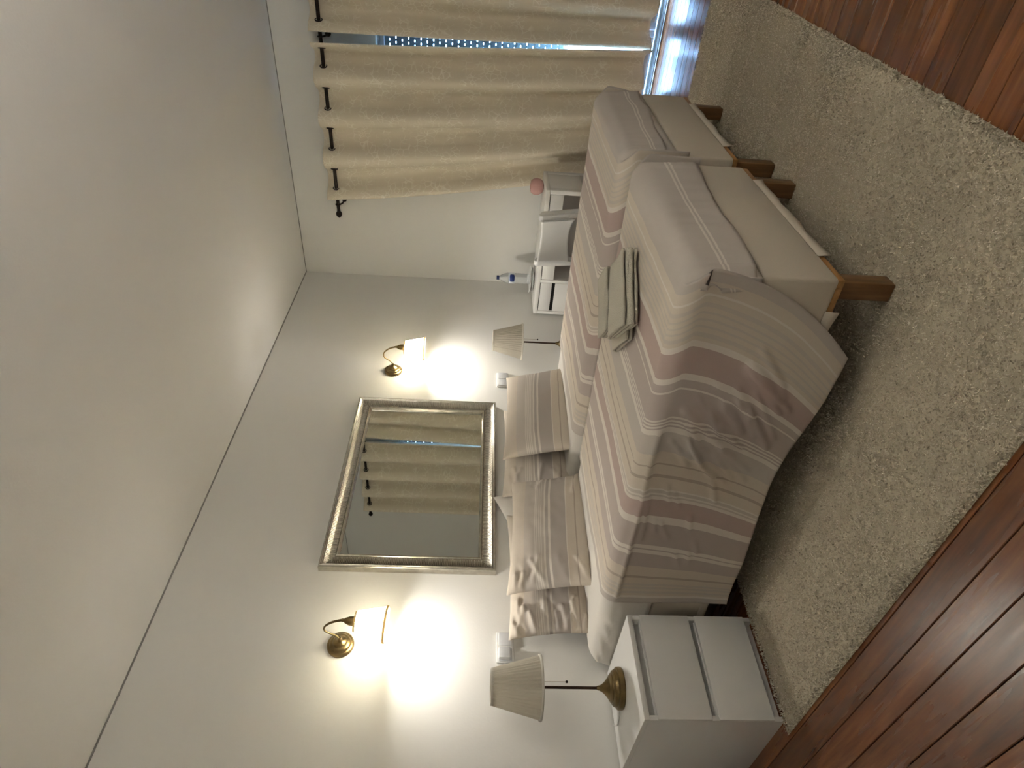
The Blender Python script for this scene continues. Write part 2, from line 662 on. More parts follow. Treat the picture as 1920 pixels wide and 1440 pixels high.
# thin dark strips painting the shadow line where walls meet the ceiling
struct(MB().box((XL, -0.006, ZC - 0.006), (0, 0, ZC)).build('shadow_line_1', M['shadow_line'], smooth=None))
struct(MB().box((-0.005, YF, ZC - 0.005), (0, -0.006, ZC)).build('shadow_line_2', M['shadow_line'], smooth=None))
# baseboards (white, low)
struct(MB().box((XL, -0.014, 0), (0, 0, 0.07), 0.003).build('baseboard_head', M['white']))
struct(MB().box((-0.014, WY0, 0), (0, -0.014, 0.07), 0.003).build('baseboard_window', M['white']))

# window: frame, sashes, glass, threshold, roller shutter
win = struct(empty('window_1', (0.10, (WY0 + WY1) / 2, 0)))
hw = (WY0 - WY1) / 2
ft = 0.05
for (a, b) in (((-0.03, -hw, 0), (0.03, -hw + ft, WZ)), ((-0.03, hw - ft, 0), (0.03, hw, WZ)),
               ((-0.03, -hw, WZ - 0.012), (0.03, hw, WZ)), ((-0.03, -hw, 0), (0.03, hw, 0.035))):
    MB().box(a, b, 0.003).build('window_frame', M['alu'], win)
for s in (-1, 1):
    y0, y1 = (-hw + ft, -0.001) if s < 0 else (0.001, hw - ft)
    sb = MB()
    xs = 0.0 if s < 0 else 0.0
    sb.box((-0.02, y0, 0.04), (0.02, y0 + 0.045, WZ - 0.013), 0.002)
    sb.box((-0.02, y1 - 0.045, 0.04), (0.02, y1, WZ - 0.013), 0.002)
    sb.box((-0.02, y0 + 0.045, 0.04), (0.02, y1 - 0.045, 0.10), 0.002)
    sb.box((-0.02, y0 + 0.045, WZ - 0.045), (0.02, y1 - 0.045, WZ - 0.013), 0.002)
    so = sb.build('sash', M['alu'], win)
    MB().box((-0.004, y0 + 0.04, 0.095), (0.004, y1 - 0.04, WZ - 0.04)).build('pane', M['glass'], so, smooth=None)
th = MB()
th.box((-0.10, -hw, -0.011), (0.15, hw, 0.012), 0.002)
for xx in (-0.085, -0.05, -0.015):
    th.box((xx, -hw, 0.011), (xx + 0.008, hw, 0.020), 0.001)
th.build('threshold', M['alu'], win)

shut = tag(empty('roller_shutter', (0.19, (WY0 + WY1) / 2, 0)), 'grey-blue roller shutter with pinprick light slots behind the beige curtains', 'shutter')
sl = MB()
sl.box((-0.006, -hw + 0.004, 0.007), (0.006, hw - 0.004, 0.0435), 0.002)
y = -hw + 0.01
k = 0
while y < hw - 0.03:
    sl.box((-0.004, y, -0.001), (0.004, y + 0.016, 0.008))
    y += 0.0315
slat = sl.mesh('slat', M['shutter'], 35)
nsl = 0
z = WZ - 0.03
while z > 0.60:
    o = link('slat', slat, shut, loc=(0, 0.0155 if nsl % 2 else 0.0, z))
    nsl += 1
    z -= 0.0436
MB().box((-0.01, -hw + 0.004, z + 0.02), (0.01, hw - 0.004, z + 0.0436), 0.003).build('bottom_bar', M['alu'], shut)
MB().box((-0.02, -hw, WZ - 0.012), (0.02, hw, WZ - 0.001), 0.002).build('guide_head', M['shutter'], shut)

# ------------------------------------------------------------------ curtain rod and curtains
RX, RZ = -0.10, 2.272
rod = tag(empty('curtain_rod', (RX, -1.83, RZ)), 'thin blackened metal curtain rod with bulb-shaped finials above the window', 'curtain rod')
MB().tube([(0, 1.20, 0), (0, -1.20, 0)], 0.0125, 16).build('pole', M['rod'], rod)
for s in (1, -1):
    fin = MB().lathe([(0.0, 0.0), (0.009, 0.0), (0.010, 0.006), (0.016, 0.010), (0.008, 0.016), (0.015, 0.022), (0.022, 0.034), (0.024, 0.044), (0.019, 0.058), (0.009, 0.068), (0.004, 0.074), (0.0, 0.075)], 20)
    o = fin.build('finial', M['rod'], rod, loc=(0, s * 1.20, 0), rot=(-s * PI / 2, 0, 0))
for yy in (1.165, 0.0, -1.165):
    b = MB()
    b.tube([(0, yy, -0.014), (0.03, yy, -0.03), (0.085, yy, -0.03)], 0.006, 10)
    b.torus((0, yy, 0), 0.0165, 0.004, 'y')
    b.lathe([(0.0, 0.0), (0.02, 0.0), (0.02, 0.004), (0.0, 0.006)], 16)
    n0 = len(b.v) - 64
    for i in range(n0, len(b.v)):
        x_, y_, z_ = b.v[i]
        b.v[i] = (0.0999 - z_, yy + y_, -0.03 + x_)
    b.build('bracket', M['rod'], rod)


def curtain(name, keys_top, keys_bot, label, zt=2.335, zb=0.085):
    """keys: y of the alternating front/behind folds at the top and at the bottom"""
    n = len(keys_top) - 1
    nw, nz = n * 26 + 1, 110
    wpar = np.linspace(0, n, nw)
    zz = np.concatenate([np.linspace(zt, zt - 0.14, 14), np.linspace(zt - 0.14, zb, nz - 13)[1:]])
    P = np.zeros((nz, nw, 3))
    UV = np.zeros((nz, nw, 2))
    yt = np.interp(wpar, range(n + 1), keys_top)
    yb = np.interp(wpar, range(n + 1), keys_bot)
    cs = np.cos(PI * wpar)
    wave = np.sign(cs) * np.abs(cs) ** 0.75
    for i, z in enumerate(zz):
        t = (zt - z) / (zt - zb)
        te = t ** 1.3
        amp = 0.060 + 0.008 * t
        jit = 0.012 * t * np.sin(wpar * 2.1 + 1.3 * t + 0.5) + 0.02 * t * vnoise(wpar * 0.9 + 3, np.full_like(wpar, t * 3), 11)
        P[i, :, 0] = RX + 0.012 * t - wave * amp * (1 + 0.25 * t * np.sin(wpar * 1.7)) + jit * 0.6
        P[i, :, 1] = yt * (1 - te) + yb * te + jit * 0.5
        P[i, :, 2] = z + 0.02 * t ** 6 * np.sin(wpar * 1.1 + 0.4)
        P[i, :, 0] = np.minimum(P[i, :, 0], -0.022)
        UV[i, :, 0] = wpar * 0.20
        UV[i, :, 1] = z
    root = tag(empty(name, (0, 0, 0)), label, 'curtain', 'curtains at the window')
    o = link('cloth', grid_mesh('cloth', P, UV, M['curtain']), root)
    solidify(o, 0.002, 0)
    # eyelets where the cloth crosses the rod
    for kx in range(n):
        y = (keys_top[kx] + keys_top[kx + 1]) / 2
        e = MB().torus((0, 0, 0), 0.022, 0.0045, 'y', 20, 8).build('eyelet', M['rod'], root, smooth=180)
        e.location = (RX, y, RZ)
        e.rotation_euler = (0, 0, 0.25 if kx % 2 else -0.25)
    return root


KT = [-0.725, -0.868, -1.020, -1.172, -1.310, -1.441, -1.583, -1.718, -1.805]
KB = [-1.07, -1.17, -1.27, -1.38, -1.48, -1.59, -1.70, -1.82, -1.905]
curtain('curtain', KT, KB, 'beige leaf-patterned curtain hanging behind the white desk')
KT2 = [-1.870, -1.985, -2.125, -2.270, -2.41, -2.55, -2.69, -2.83, -2.95]
KB2 = [-1.915, -2.02, -2.15, -2.28, -2.41, -2.54, -2.68, -2.82, -2.94]
curtain('curtain', KT2, KB2, 'beige leaf-patterned curtain at the picture edge, its hem above bluish daylit floor')

# ------------------------------------------------------------------ rug
RUG = (-3.885, -0.93, -2.455, -0.515)


def rug_h(x, y):
    h = 0.014 * np.ones_like(x)
    for (cx, sl_, am, wd) in ((-1.72, 0.10, 0.010, 0.035), (-1.50, 0.05, 0.006, 0.05), (-2.15, 0.16, 0.008, 0.05), (-2.5, 0.10, 0.005, 0.06), (-1.22, 0.06, 0.008, 0.05)):
        c_ = cx + sl_ * (y + 2.0)
        h = h + 1.4 * am * np.exp(-((x - c_) / wd) ** 2) * np.clip((-1.2 - y) / 0.5, 0, 1)
    return h + 0.006 * vnoise(x * 5, y * 5, 3)


nx_, ny_ = 240, 160
gx, gy = np.meshgrid(np.linspace(RUG[0], RUG[1], nx_), np.linspace(RUG[2], RUG[3], ny_))
ex = np.minimum(np.minimum(gx - RUG[0], RUG[1] - gx), np.minimum(gy - RUG[2], RUG[3] - gy))
hz = rug_h(gx, gy) * np.clip(ex / 0.02, 0.15, 1)
rug = tag(empty('rug', ((RUG[0] + RUG[1]) / 2, (RUG[2] + RUG[3]) / 2, 0)), 'large shaggy beige rug lying under both beds', 'rug')
offs = np.array([rug.location.x, rug.location.y, 0])
rb = link('backing', grid_mesh('backing', np.stack([gx, gy, hz * 0.75], -1) - offs, np.stack([gx, gy], -1), M['rug_back']), rug)
NT = 340000
# denser where the rug is in view, thin under the beds
tx = RNG.uniform(RUG[0] - 0.004, RUG[1] + 0.004, NT)
ty = RNG.uniform(RUG[2] - 0.004, RUG[3] + 0.004, NT)
hid = (tx > -3.2) & (tx < -1.0) & (ty > -1.55)
keep = ~hid | (RNG.random(NT) < 0.15)
tx, ty = tx[keep], ty[keep]
nt_ = len(tx)
tz = np.maximum(rug_h(tx, ty) - 0.008, 0.002)
an = RNG.uniform(0, 2 * PI, nt_)
la = RNG.uniform(0, 2 * PI, nt_)
ll = RNG.uniform(0.008, 0.015, nt_)
lean = RNG.uniform(0.3, 1.15, nt_)
ww = RNG.uniform(0.0012, 0.0022, nt_)
dx, dy = np.cos(la) * np.sin(lean), np.sin(la) * np.sin(lean)
dz = np.cos(lean)
px, py = np.cos(an) * ww, np.sin(an) * ww
base = np.stack([tx, ty, tz], -1)
d1 = np.stack([dx * 0.4, dy * 0.4, np.maximum(dz, 0.3)], -1) * (ll * 0.55)[:, None]
d2 = np.stack([dx, dy, dz * 0.35], -1) * (ll * 0.55)[:, None]
pv = np.stack([px, py, np.zeros_like(px)], -1)
V = np.stack([base - pv, base + pv, base + d1 - pv * 0.95, base + d1 + pv * 0.95, base + d1 + d2 - pv * 0.5, base + d1 + d2 + pv * 0.5], 1).reshape(-1, 3) - offs
i0 = np.arange(nt_)[:, None] * 6
F = np.concatenate([i0 + np.array([0, 1, 3, 2]), i0 + np.array([2, 3, 5, 4])], 1).reshape(-1, 4)
me = bpy.data.meshes.new('pile')
me.vertices.add(len(V))
me.vertices.foreach_set('co', V.astype(np.float32).ravel())
me.loops.add(F.size)
me.loops.foreach_set('vertex_index', F.astype(np.int32).ravel())
me.polygons.add(len(F))
me.polygons.foreach_set('loop_start', np.arange(0, F.size, 4, dtype=np.int32))
me.update(calc_edges=True)
me.materials.append(M['pile'])
po = link('pile', me, rug)
po['kind'] = 'stuff'

# ------------------------------------------------------------------ beds
def make_bed(cx, cy, rz, label):
    t = tag(empty('bed', (cx, cy, 0), rz), label, 'bed', 'twin beds')
    W2, Y0, Y1 = 0.44, -0.99, 0.96
    # upholstered box
    bm = bmesh.new()
    bmesh.ops.create_cube(bm, size=1)
    for v in bm.verts:
        v.co = Vector((v.co.x * 2 * W2, v.co.y * (Y1 - Y0) + (Y1 + Y0) / 2, v.co.z * 0.215 + 0.3025))
    bmesh.ops.bevel(bm, geom=bm.edges[:], offset=0.014, segments=3, affect='EDGES', profile=0.5)
    b = MB()
    b.bm(bm)
    b.build('box_base', M['base_fabric'], t)
    # raw timber rim showing below the cloth
    rim = MB()
    rim.box((-W2 + 0.004, Y0 + 0.004, 0.180), (W2 - 0.004, Y0 + 0.03, 0.199), 0.003)
    rim.box((-W2 + 0.004, Y0 + 0.03, 0.180), (-W2 + 0.03, Y1 - 0.004, 0.199), 0.003)
    rim.box((W2 - 0.03, Y0 + 0.03, 0.180), (W2 - 0.004, Y1 - 0.004, 0.199), 0.003)
    rim.box((-W2 + 0.03, Y1 - 0.03, 0.180), (W2 - 0.03, Y1 - 0.004, 0.199), 0.003)
    rim.build('timber_rim', M['rim_wood'], t)
    # loose cloth hem pulled below the rim, torn back at the corners
    n = 60
    xs = np.linspace(-W2 + 0.14, W2 - 0.14, n)
    dep = 0.012 + 0.008 * vnoise(xs * 14, xs * 0, 21) + 0.008 * (np.exp(-((xs - xs[0]) / 0.03) ** 2) + np.exp(-((xs - xs[-1]) / 0.03) ** 2))
    P = np.zeros((3, n, 3))
    for i, f_ in enumerate((0, 0.6, 1.0)):
        P[i, :, 0] = xs
        P[i, :, 1] = Y0 - 0.001 - 0.004 * f_
        P[i, :, 2] = 0.205 - (0.016 + dep) * f_
    o = link('cloth_hem', grid_mesh('cloth_hem', P, P[:, :, :2], M['base_fabric']), t)
    solidify(o, 0.002, 0)
    ys = np.linspace(Y0 + 0.10, Y1 - 0.1, 120)
    dep = 0.012 + 0.008 * vnoise(ys * 14, ys * 0, 22) + 0.010 * np.exp(-((ys - ys[0]) / 0.03) ** 2)
    P = np.zeros((3, 120, 3))
    for i, f_ in enumerate((0, 0.6, 1.0)):
        P[i, :, 0] = -W2 - 0.001 - 0.003 * f_
        P[i, :, 1] = ys
        P[i, :, 2] = 0.205 - (0.016 + dep) * f_
    o = link('cloth_hem', grid_mesh('cloth_hem', P, P[:, :, 1:], M['base_fabric']), t)
    solidify(o, 0.002, 0)
    lg = MB()
    lg.box((-0.027, -0.027, 0), (0.027, 0.027, 0.168), 0.003)
    lme = lg.mesh('leg', M['leg_wood'], 35)
    for (x, y) in ((-1, 0), (1, 0), (-1, 1), (1, 1)):
        link('leg', lme, t, loc=(x * (W2 - 0.062), (Y0 + 0.052) if y == 0 else (Y1 - 0.06), 0.013))
    return t


bed1 = (-2.93, -1.03, math.radians(1.9))
bed2 = (-1.934, -1.0, math.radians(1.0))
make_bed(*bed1, 'single bed beside the white drawer nightstand, long spread on its left side')
make_bed(*bed2, 'single bed beside the beige curtains, beyond the towels')


def mattress(bed, zt, label):
    W2, Y0, Y1, r = 0.445, -0.985, 0.965, 0.055
    nu, nv = 120, 170
    # rounded box via superellipse mapping of a grid that wraps top and sides
    def prof(half, n, z0):
        arc = np.linspace(0, PI / 2, 9)
        side = np.linspace(0.0, 1.0, 8)
        x = np.concatenate([-(half) * np.ones(7), -(half - r) - r * np.cos(arc), np.linspace(-(half - r), half - r, n)[1:-1], (half - r) + r * np.sin(arc), half * np.ones(7)])
        d = np.concatenate([(zt - z0 - r) * side[::-1][:-1] + r, r * (1 - np.sin(arc)), np.zeros(n - 2), r * (1 - np.cos(arc)), (zt - z0 - r) * side[1:] + r])
        return x, d
    z0 = 0.413
    xs, dx_ = prof(W2, 60, z0)
    ys, dy_ = prof((Y1 - Y0) / 2, 110, z0)
    ys = ys + (Y1 + Y0) / 2
    X, Y = np.meshgrid(xs, ys)
    Dx, Dy = np.meshgrid(dx_, dy_)
    Z = zt - np.maximum(np.maximum(Dx, Dy), np.minimum(np.sqrt(Dx ** 2 + Dy ** 2), r * 1.15))
    Z = np.maximum(Z, z0)
    # pulled folds in the sheet at the head corners
    side = np.clip((zt - Z) / 0.05, 0, 1)
    fold = 0.0
    for k, (a, b) in enumerate((((0.66, 0.60), (0.93, 0.45)), ((0.72, 0.62), (0.97, 0.52)), ((0.62, 0.57), (0.86, 0.43)), ((0.80, 0.62), (0.985, 0.57)))):
        fold = fold + ridge(Y, Z, a, b, 0.013, 0.012)
    X = X + np.sign(X) * (fold + 0.010 * np.clip((Y - 0.6) / 0.2, 0, 1) * np.clip((zt - Z) / 0.1, 0, 1) * (X < 0)) * side * (np.abs(X) > W2 - 0.06)
    P = np.stack([X, Y, Z], -1)
    o = link('mattress', grid_mesh('mattress', P, np.stack([X, Y], -1), M['sheet']))
    o.location = (bed[0], bed[1], 0)
    o.rotation_euler = (0, 0, bed[2])
    # closed underside
    me = o.data
    bm = bmesh.new()
    bm.from_mesh(me)
    be = [e for e in bm.edges if e.is_boundary]
    bmesh.ops.holes_fill(bm, edges=be, sides=0)
    bm.to_mesh(me)
    bm.free()
    return tag(o, label, 'mattress', 'mattresses in white sheets')


mattress(bed1, 0.612, 'mattress in a white fitted sheet, bulging beside the brass-footed table lamp')
mattress(bed2, 0.634, 'mattress in a white fitted sheet under the spread nearer the window')


def bedspread(bed, zt, hangL, hangR, label, slantL=0.0, slantR=0.0, seed=1, y_head=0.50, hem_foot=0.205):
    W2, r = 0.452, 0.062
    yfoot = -0.995
    st = 0.0085
    def side_cols(hang):
        arc = np.linspace(0, PI / 2, 11)[1:]
        nh = max(3, int(hang / st))
        d = np.linspace(0, hang, nh + 1)[1:]
        return arc, d
    aL, dL = side_cols(hangL)
    aR, dR = side_cols(hangR)
    ntop = int(2 * (W2 - r) / 0.011)
    xt = np.linspace(-(W2 - r), W2 - r, ntop)
    x = np.concatenate([(-W2 * np.ones_like(dL))[::-1], (-(W2 - r) - r * np.sin(aL))[::-1], xt, (W2 - r) + r * np.sin(aR), W2 * np.ones_like(dR)])
    drop = np.concatenate([(r + dL)[::-1], (r * (1 - np.cos(aL)))[::-1], 0 * xt, r * (1 - np.cos(aR)), r + dR])
    hang = np.concatenate([dL[::-1], 0 * aL, 0 * xt, 0 * aR, dR])
    sd = np.concatenate([-np.ones(len(dL)), -np.ones(len(aL)), 0 * xt, np.ones(len(aR)), np.ones(len(dR))])
    s = np.concatenate([(-(W2 - r) - r * PI / 2 - dL)[::-1], (-(W2 - r) - r * aL)[::-1], xt, (W2 - r) + r * aR, (W2 - r) + r * PI / 2 + dR])
    # rows: head to foot edge, arc, foot face
    tlen = y_head - (yfoot + r)
    t1 = np.linspace(0, tlen, int(tlen / 0.009))
    pf = np.linspace(0, PI / 2, 11)[1:]
    tf = np.linspace(0, hem_foot - r, 14)[1:]
    T_ = np.concatenate([t1, tlen + r * pf, tlen + r * PI / 2 + tf])
    roff = np.concatenate([t1, tlen + r * np.sin(pf), (tlen + r) * np.ones(13)])
    rdrop = np.concatenate([0 * t1, r * (1 - np.cos(pf)), r + tf])
    nr, nc = len(T_), len(x)
    X = np.tile(x, (nr, 1))
    DR = np.tile(drop, (nr, 1))
    H = np.tile(hang, (nr, 1))
    SD = np.tile(sd, (nr, 1))
    S = np.tile(s, (nr, 1))
    TT = np.tile(T_[:, None], (1, nc))
    RO = np.tile(roff[:, None], (1, nc))
    RD = np.tile(rdrop[:, None], (1, nc))
    # side drop is drawn back from the foot as it hangs
    sl_ = np.where(SD < 0, slantL, slantR)
    shrink = 1 + (0.078 - sl_ * H ** 1.6) / tlen * (H > 0)
    Yl = np.where(H > 0, y_head - np.minimum(RO, tlen + 0.0) * np.maximum(shrink, 0.1), y_head - RO)
    # smooth hand-over from rounded shoulder to hang
    arcm = np.clip((DR / r), 0, 1) * (H == 0)
    Yl = np.where((H == 0) & (DR > 0) & (RO <= tlen), y_head - RO * (1 + arcm * 0.075 / tlen), Yl)
    fr = np.clip(RD / r, 0, 1)
    Z = zt - RD - DR * np.clip(1 - RD / hem_foot, 0, 1)
    th_ = np.arcsin(np.clip((np.abs(X) - (W2 - r)) / r, 0, 1))
    Yl = Yl + np.where(RO > tlen, fr * r * (1 - np.cos(th_)) * 0.9, 0)
    # uneven hem length along the side
    u = np.clip((y_head - Yl) / tlen, 0, 1)
    hemv = 1.0 - (0.10 * np.sin(PI * np.clip(u, 0, 1)) - 0.10 * u ** 3) * (H > 0) * (np.where(SD < 0, hangL, hangR) > 0.3)
    Z = np.where(H > 0, zt - r - H * hemv, Z)
    # --- relief: outward for the sides, upward for the top, footward for the foot face
    q = vnoise(S * 4 + 7, TT * 4, seed) * 0.010 + vnoise(S * 11, TT * 11 + 5, seed + 1) * 0.003
    out = q.copy()
    rg = np.random.default_rng(seed + 40)
    if slantL > 0 or slantR > 0:
        for k in range(34):
            y0 = rg.uniform(-0.80, -0.30)
            h0 = rg.uniform(0.02, 0.24)
            L = rg.uniform(0.08, 0.24)
            a = rg.uniform(0.55, 1.0)
            out = out + (H > 0) * ridge(Yl, H, (y0, h0), (y0 + L * math.cos(a), h0 + L * math.sin(a)), rg.uniform(0.006, 0.011), rg.uniform(0.007, 0.014))
        for k in range(9):
            y0 = rg.uniform(-0.25, 0.3)
            h0 = rg.uniform(0.05, 0.30)
            L = rg.uniform(0.04, 0.1)
            a = rg.uniform(-0.2, 0.6)
            out = out + (H > 0) * ridge(Yl, H, (y0, h0), (y0 + L * math.cos(a), h0 + L * math.sin(a)), 0.010, rg.uniform(0.005, 0.010))
        # long pinched crease under the shoulder
        cr = ridge(Yl, S, (0.46, -(W2 - r) - r * 1.45), (-0.42, -(W2 - r) - r * 1.25), 0.007, 0.012)
        cr = cr + ridge(Yl, S, (0.10, -(W2 - r) - r * 1.9), (-0.14, -(W2 - r) - r * 1.6), 0.006, 0.009)
        out = out + cr * (SD < 0)
        # slow billows of the hanging cloth
        out = out + (H > 0) * np.clip(H / 0.4, 0, 1) * (0.014 * np.sin(Yl * 9 + 0.6) + 0.010)
    foot = RD > 0
    Xo = X + SD * out * (DR > 0)
    Zo = Z + out * (DR == 0) * (RD == 0)
    corner = np.exp(-((np.abs(X) - (W2 - 0.03)) / 0.05) ** 2)
    pleat = 0.003 * np.sin(X * 2 * PI / 0.03) * corner * np.clip(RD / 0.04, 0, 1) + 0.004 * vnoise(X * 40, RD * 5, seed + 3) * np.clip(RD / 0.1, 0, 1)
    Yo = Yl - foot * (np.abs(q) * 0.5 + pleat + 0.02 * np.clip((RD - r) / 0.12, 0, 1) * (0.35 + 0.3 * vnoise(X * 9, X * 0, seed + 5)))
    # hem of the foot flap waves a little
    Zo = Zo + foot * np.clip((RD - r) / 0.14, 0, 1) * (0.030 * vnoise(X * 7, X * 0, seed + 6) - 0.018 * (X / W2))
    P = np.stack([Xo, Yo, Zo], -1)
    UV = np.stack([S, bed[1] + y_head - TT], -1)
    mask = np.ones((nr - 1, nc - 1), bool)
    # no cloth outside the corner: the hang has no foot rows
    hangcol = (hang[:-1] > 0) | (hang[1:] > 0)
    mask[len(t1) - 1:, :] &= ~hangcol[None, :]
    o = link('bedspread', grid_mesh('bedspread', P, UV, M['spread'], mask=mask))
    o.location = (bed[0], bed[1], 0)
    o.rotation_euler = (0, 0, bed[2])
    solidify(o, 0.003, 0)
    return tag(o, label, 'bedspread', 'striped bedspreads')


bedspread(bed1, 0.622, 0.455, 0.20, 'striped beige and mauve bedspread hanging long and creased toward the rug, towels on it', slantL=0.92, seed=1)
bedspread(bed2, 0.644, 0.20, 0.44, 'striped beige and mauve bedspread on the bed next to the curtains, tucked at the foot', slantR=0.6, seed=9)


# ------------------------------------------------------------------ pillows
def pillow(name, W, H, Th, loc, lean, yaw, roll, material, label, seed, wr=1.0, group='striped pillows against the wall', cat='pillow'):
    nx, ny = 84, 60
    u = np.linspace(-1, 1, nx)
    v = np.linspace(-1, 1, ny)
    U, Vv = np.meshgrid(u, v)
    base = np.clip((1 - np.abs(U) ** 3.0) * (1 - np.abs(Vv) ** 3.0), 0, 1) ** 0.55
    pin = 1 - 0.055 * (1 - np.abs(Vv) ** 2) * np.abs(U) ** 2
    piny = 1 - 0.07 * (1 - np.abs(U) ** 2) * np.abs(Vv) ** 2
    X = U * W / 2 * pin
    Y = Vv * H / 2 * piny
    rg = np.random.default_rng(seed)
    wrk = 0
    for k in range(int(22 * wr)):
        sx = rg.choice([-1, 1], p=[0.75, 0.25])
        cy = rg.uniform(-0.95, 0.95)
        L = rg.uniform(0.15, 0.5)
        a = rg.uniform(-0.5, 0.5)
        wrk = wrk + ridge(U, Vv * 0.6, (sx * 0.98, cy * 0.6), (sx * (0.98 - L * math.cos(a)), cy * 0.6 + L * math.sin(a)), rg.uniform(0.022, 0.04), rg.uniform(-0.5, 1.0))
    wrk = wrk * 0.014 * wr * np.clip(base * 2.0, 0, 1) + 0.012 * vnoise(U * 2.5 + seed, Vv * 2.5, seed) * base + 0.004 * wr * vnoise(U * 7, Vv * 7, seed + 1) * base
    Zf = base * Th / 2 + wrk
    Zb = -base * Th / 2
    P1 = np.stack([X, Y, Zf], -1)
    P2 = np.stack([X, Y, Zb], -1)
    UVa = np.stack([X, Y + H / 2], -1)
    idx = np.arange(nx * ny).reshape(ny, nx)
    q1 = np.stack([idx[:-1, :-1], idx[:-1, 1:], idx[1:, 1:], idx[1:, :-1]], -1).reshape(-1, 4)
    q2 = q1[:, ::-1] + nx * ny
    q = np.concatenate([q1, q2])
    me = bpy.data.meshes.new(name)
    me.from_pydata(np.concatenate([P1.reshape(-1, 3), P2.reshape(-1, 3)]).tolist(), [], q.tolist())
    uvl = me.uv_layers.new(name='UVMap')
    UV2 = np.concatenate([UVa.reshape(-1, 2), UVa.reshape(-1, 2)])
    uvl.data.foreach_set('uv', UV2[q.ravel()].astype(np.float32).ravel())
    bm = bmesh.new()
    bm.from_mesh(me)
    bmesh.ops.remove_doubles(bm, verts=bm.verts[:], dist=0.0004)
    bm.to_mesh(me)
    bm.free()
    me.materials.append(material)
    me.shade_smooth()
    o = link(name, me)
    # local: x across, y up the pillow, z toward the room
    o.matrix_world = (Matrix.Translation(loc) @ Matrix.Rotation(yaw, 4, 'Z') @ Matrix.Rotation(PI / 2 - lean, 4, 'X') @ Matrix.Rotation(roll, 4, 'Z'))
    return tag(o, label, cat, group)


pillow('pillow', 0.70, 0.45, 0.15, (-2.835, -0.285, 0.752), 0.30, 0.03, -0.055, M['pillow'], 'striped pillow with creased left end, front one beside the brass-footed lamp', 3, 1.2)
pillow('pillow', 0.72, 0.44, 0.14, (-2.96, -0.125, 0.752), 0.16, 0.0, 0.0, M['pillow'], 'heavily wrinkled striped pillow half hidden, behind the front one nearest the nightstand', 5, 1.7)
pillow('pillow', 0.74, 0.45, 0.15, (-1.96, -0.29, 0.767), 0.30, 0.02, -0.045, M['pillow'], 'smooth striped pillow, front one on the bed nearer the window', 8, 0.4)
pillow('pillow', 0.72, 0.44, 0.14, (-2.12, -0.12, 0.767), 0.14, 0.0, -0.02, M['pillow'], 'striped pillow half hidden behind the smooth front one nearer the window', 12, 0.9)
pillow('pillow', 0.50, 0.42, 0.08, (-2.60, -0.062, 0.757), 0.06, 0.0, 0.35, M['sheet'], 'plain white pillow corner peeking up behind the pillows under the mirror', 15, 0.6, 'plain pillow')

# ------------------------------------------------------------------ nightstands
def nightstand(loc, label):
    W, D, H = 0.413, 0.485, 0.516
    t = tag(empty('nightstand', loc), label, 'nightstand', 'two-drawer nightstands')
    MB().box((-W / 2, 0.0, H - 0.02), (W / 2, D, H), 0.0015).build('top', M['white'], t)
    MB().box((-W / 2, 0.003, 0), (-W / 2 + 0.018, D, H - 0.02), 0.001).build('side_panel', M['white'], t)
    MB().box((W / 2 - 0.018, 0.003, 0), (W / 2, D, H - 0.02), 0.001).build('side_panel', M['white'], t)
    MB().box((-W / 2 + 0.018, D - 0.01, 0.02), (W / 2 - 0.018, D - 0.002, H - 0.02)).build('back_panel', M['white'], t, smooth=None)
    MB().box((-W / 2 + 0.018, 0.030, 0.0), (W / 2 - 0.018, 0.046, 0.06), 0.001).build('plinth', M['white'], t)
    MB().box((-W / 2 + 0.018, 0.040, 0.06), (W / 2 - 0.018, 0.048, H - 0.02)).build('carcass_front', M['white'], t, smooth=None)
    for (z0, z1) in ((0.266, 0.466), (0.036, 0.240)):
        d = MB().box((-W / 2 + 0.001, -0.004, z0), (W / 2 - 0.001, 0.014, z1), 0.0015).build('drawer', M['white'], t)
        MB().box((-W / 2 + 0.022, 0.014, z1 - 0.004), (W / 2 - 0.022, 0.022, z1 + 0.004), 0.001).build('finger_lip', M['white'], d)
    return t


nightstand((-3.632, -0.502, 0), 'white two-drawer nightstand standing against the wall at the rug corner')
nightstand((-1.17, -0.502, 0), 'white two-drawer nightstand behind the far bed, holding the smaller-looking lamp')


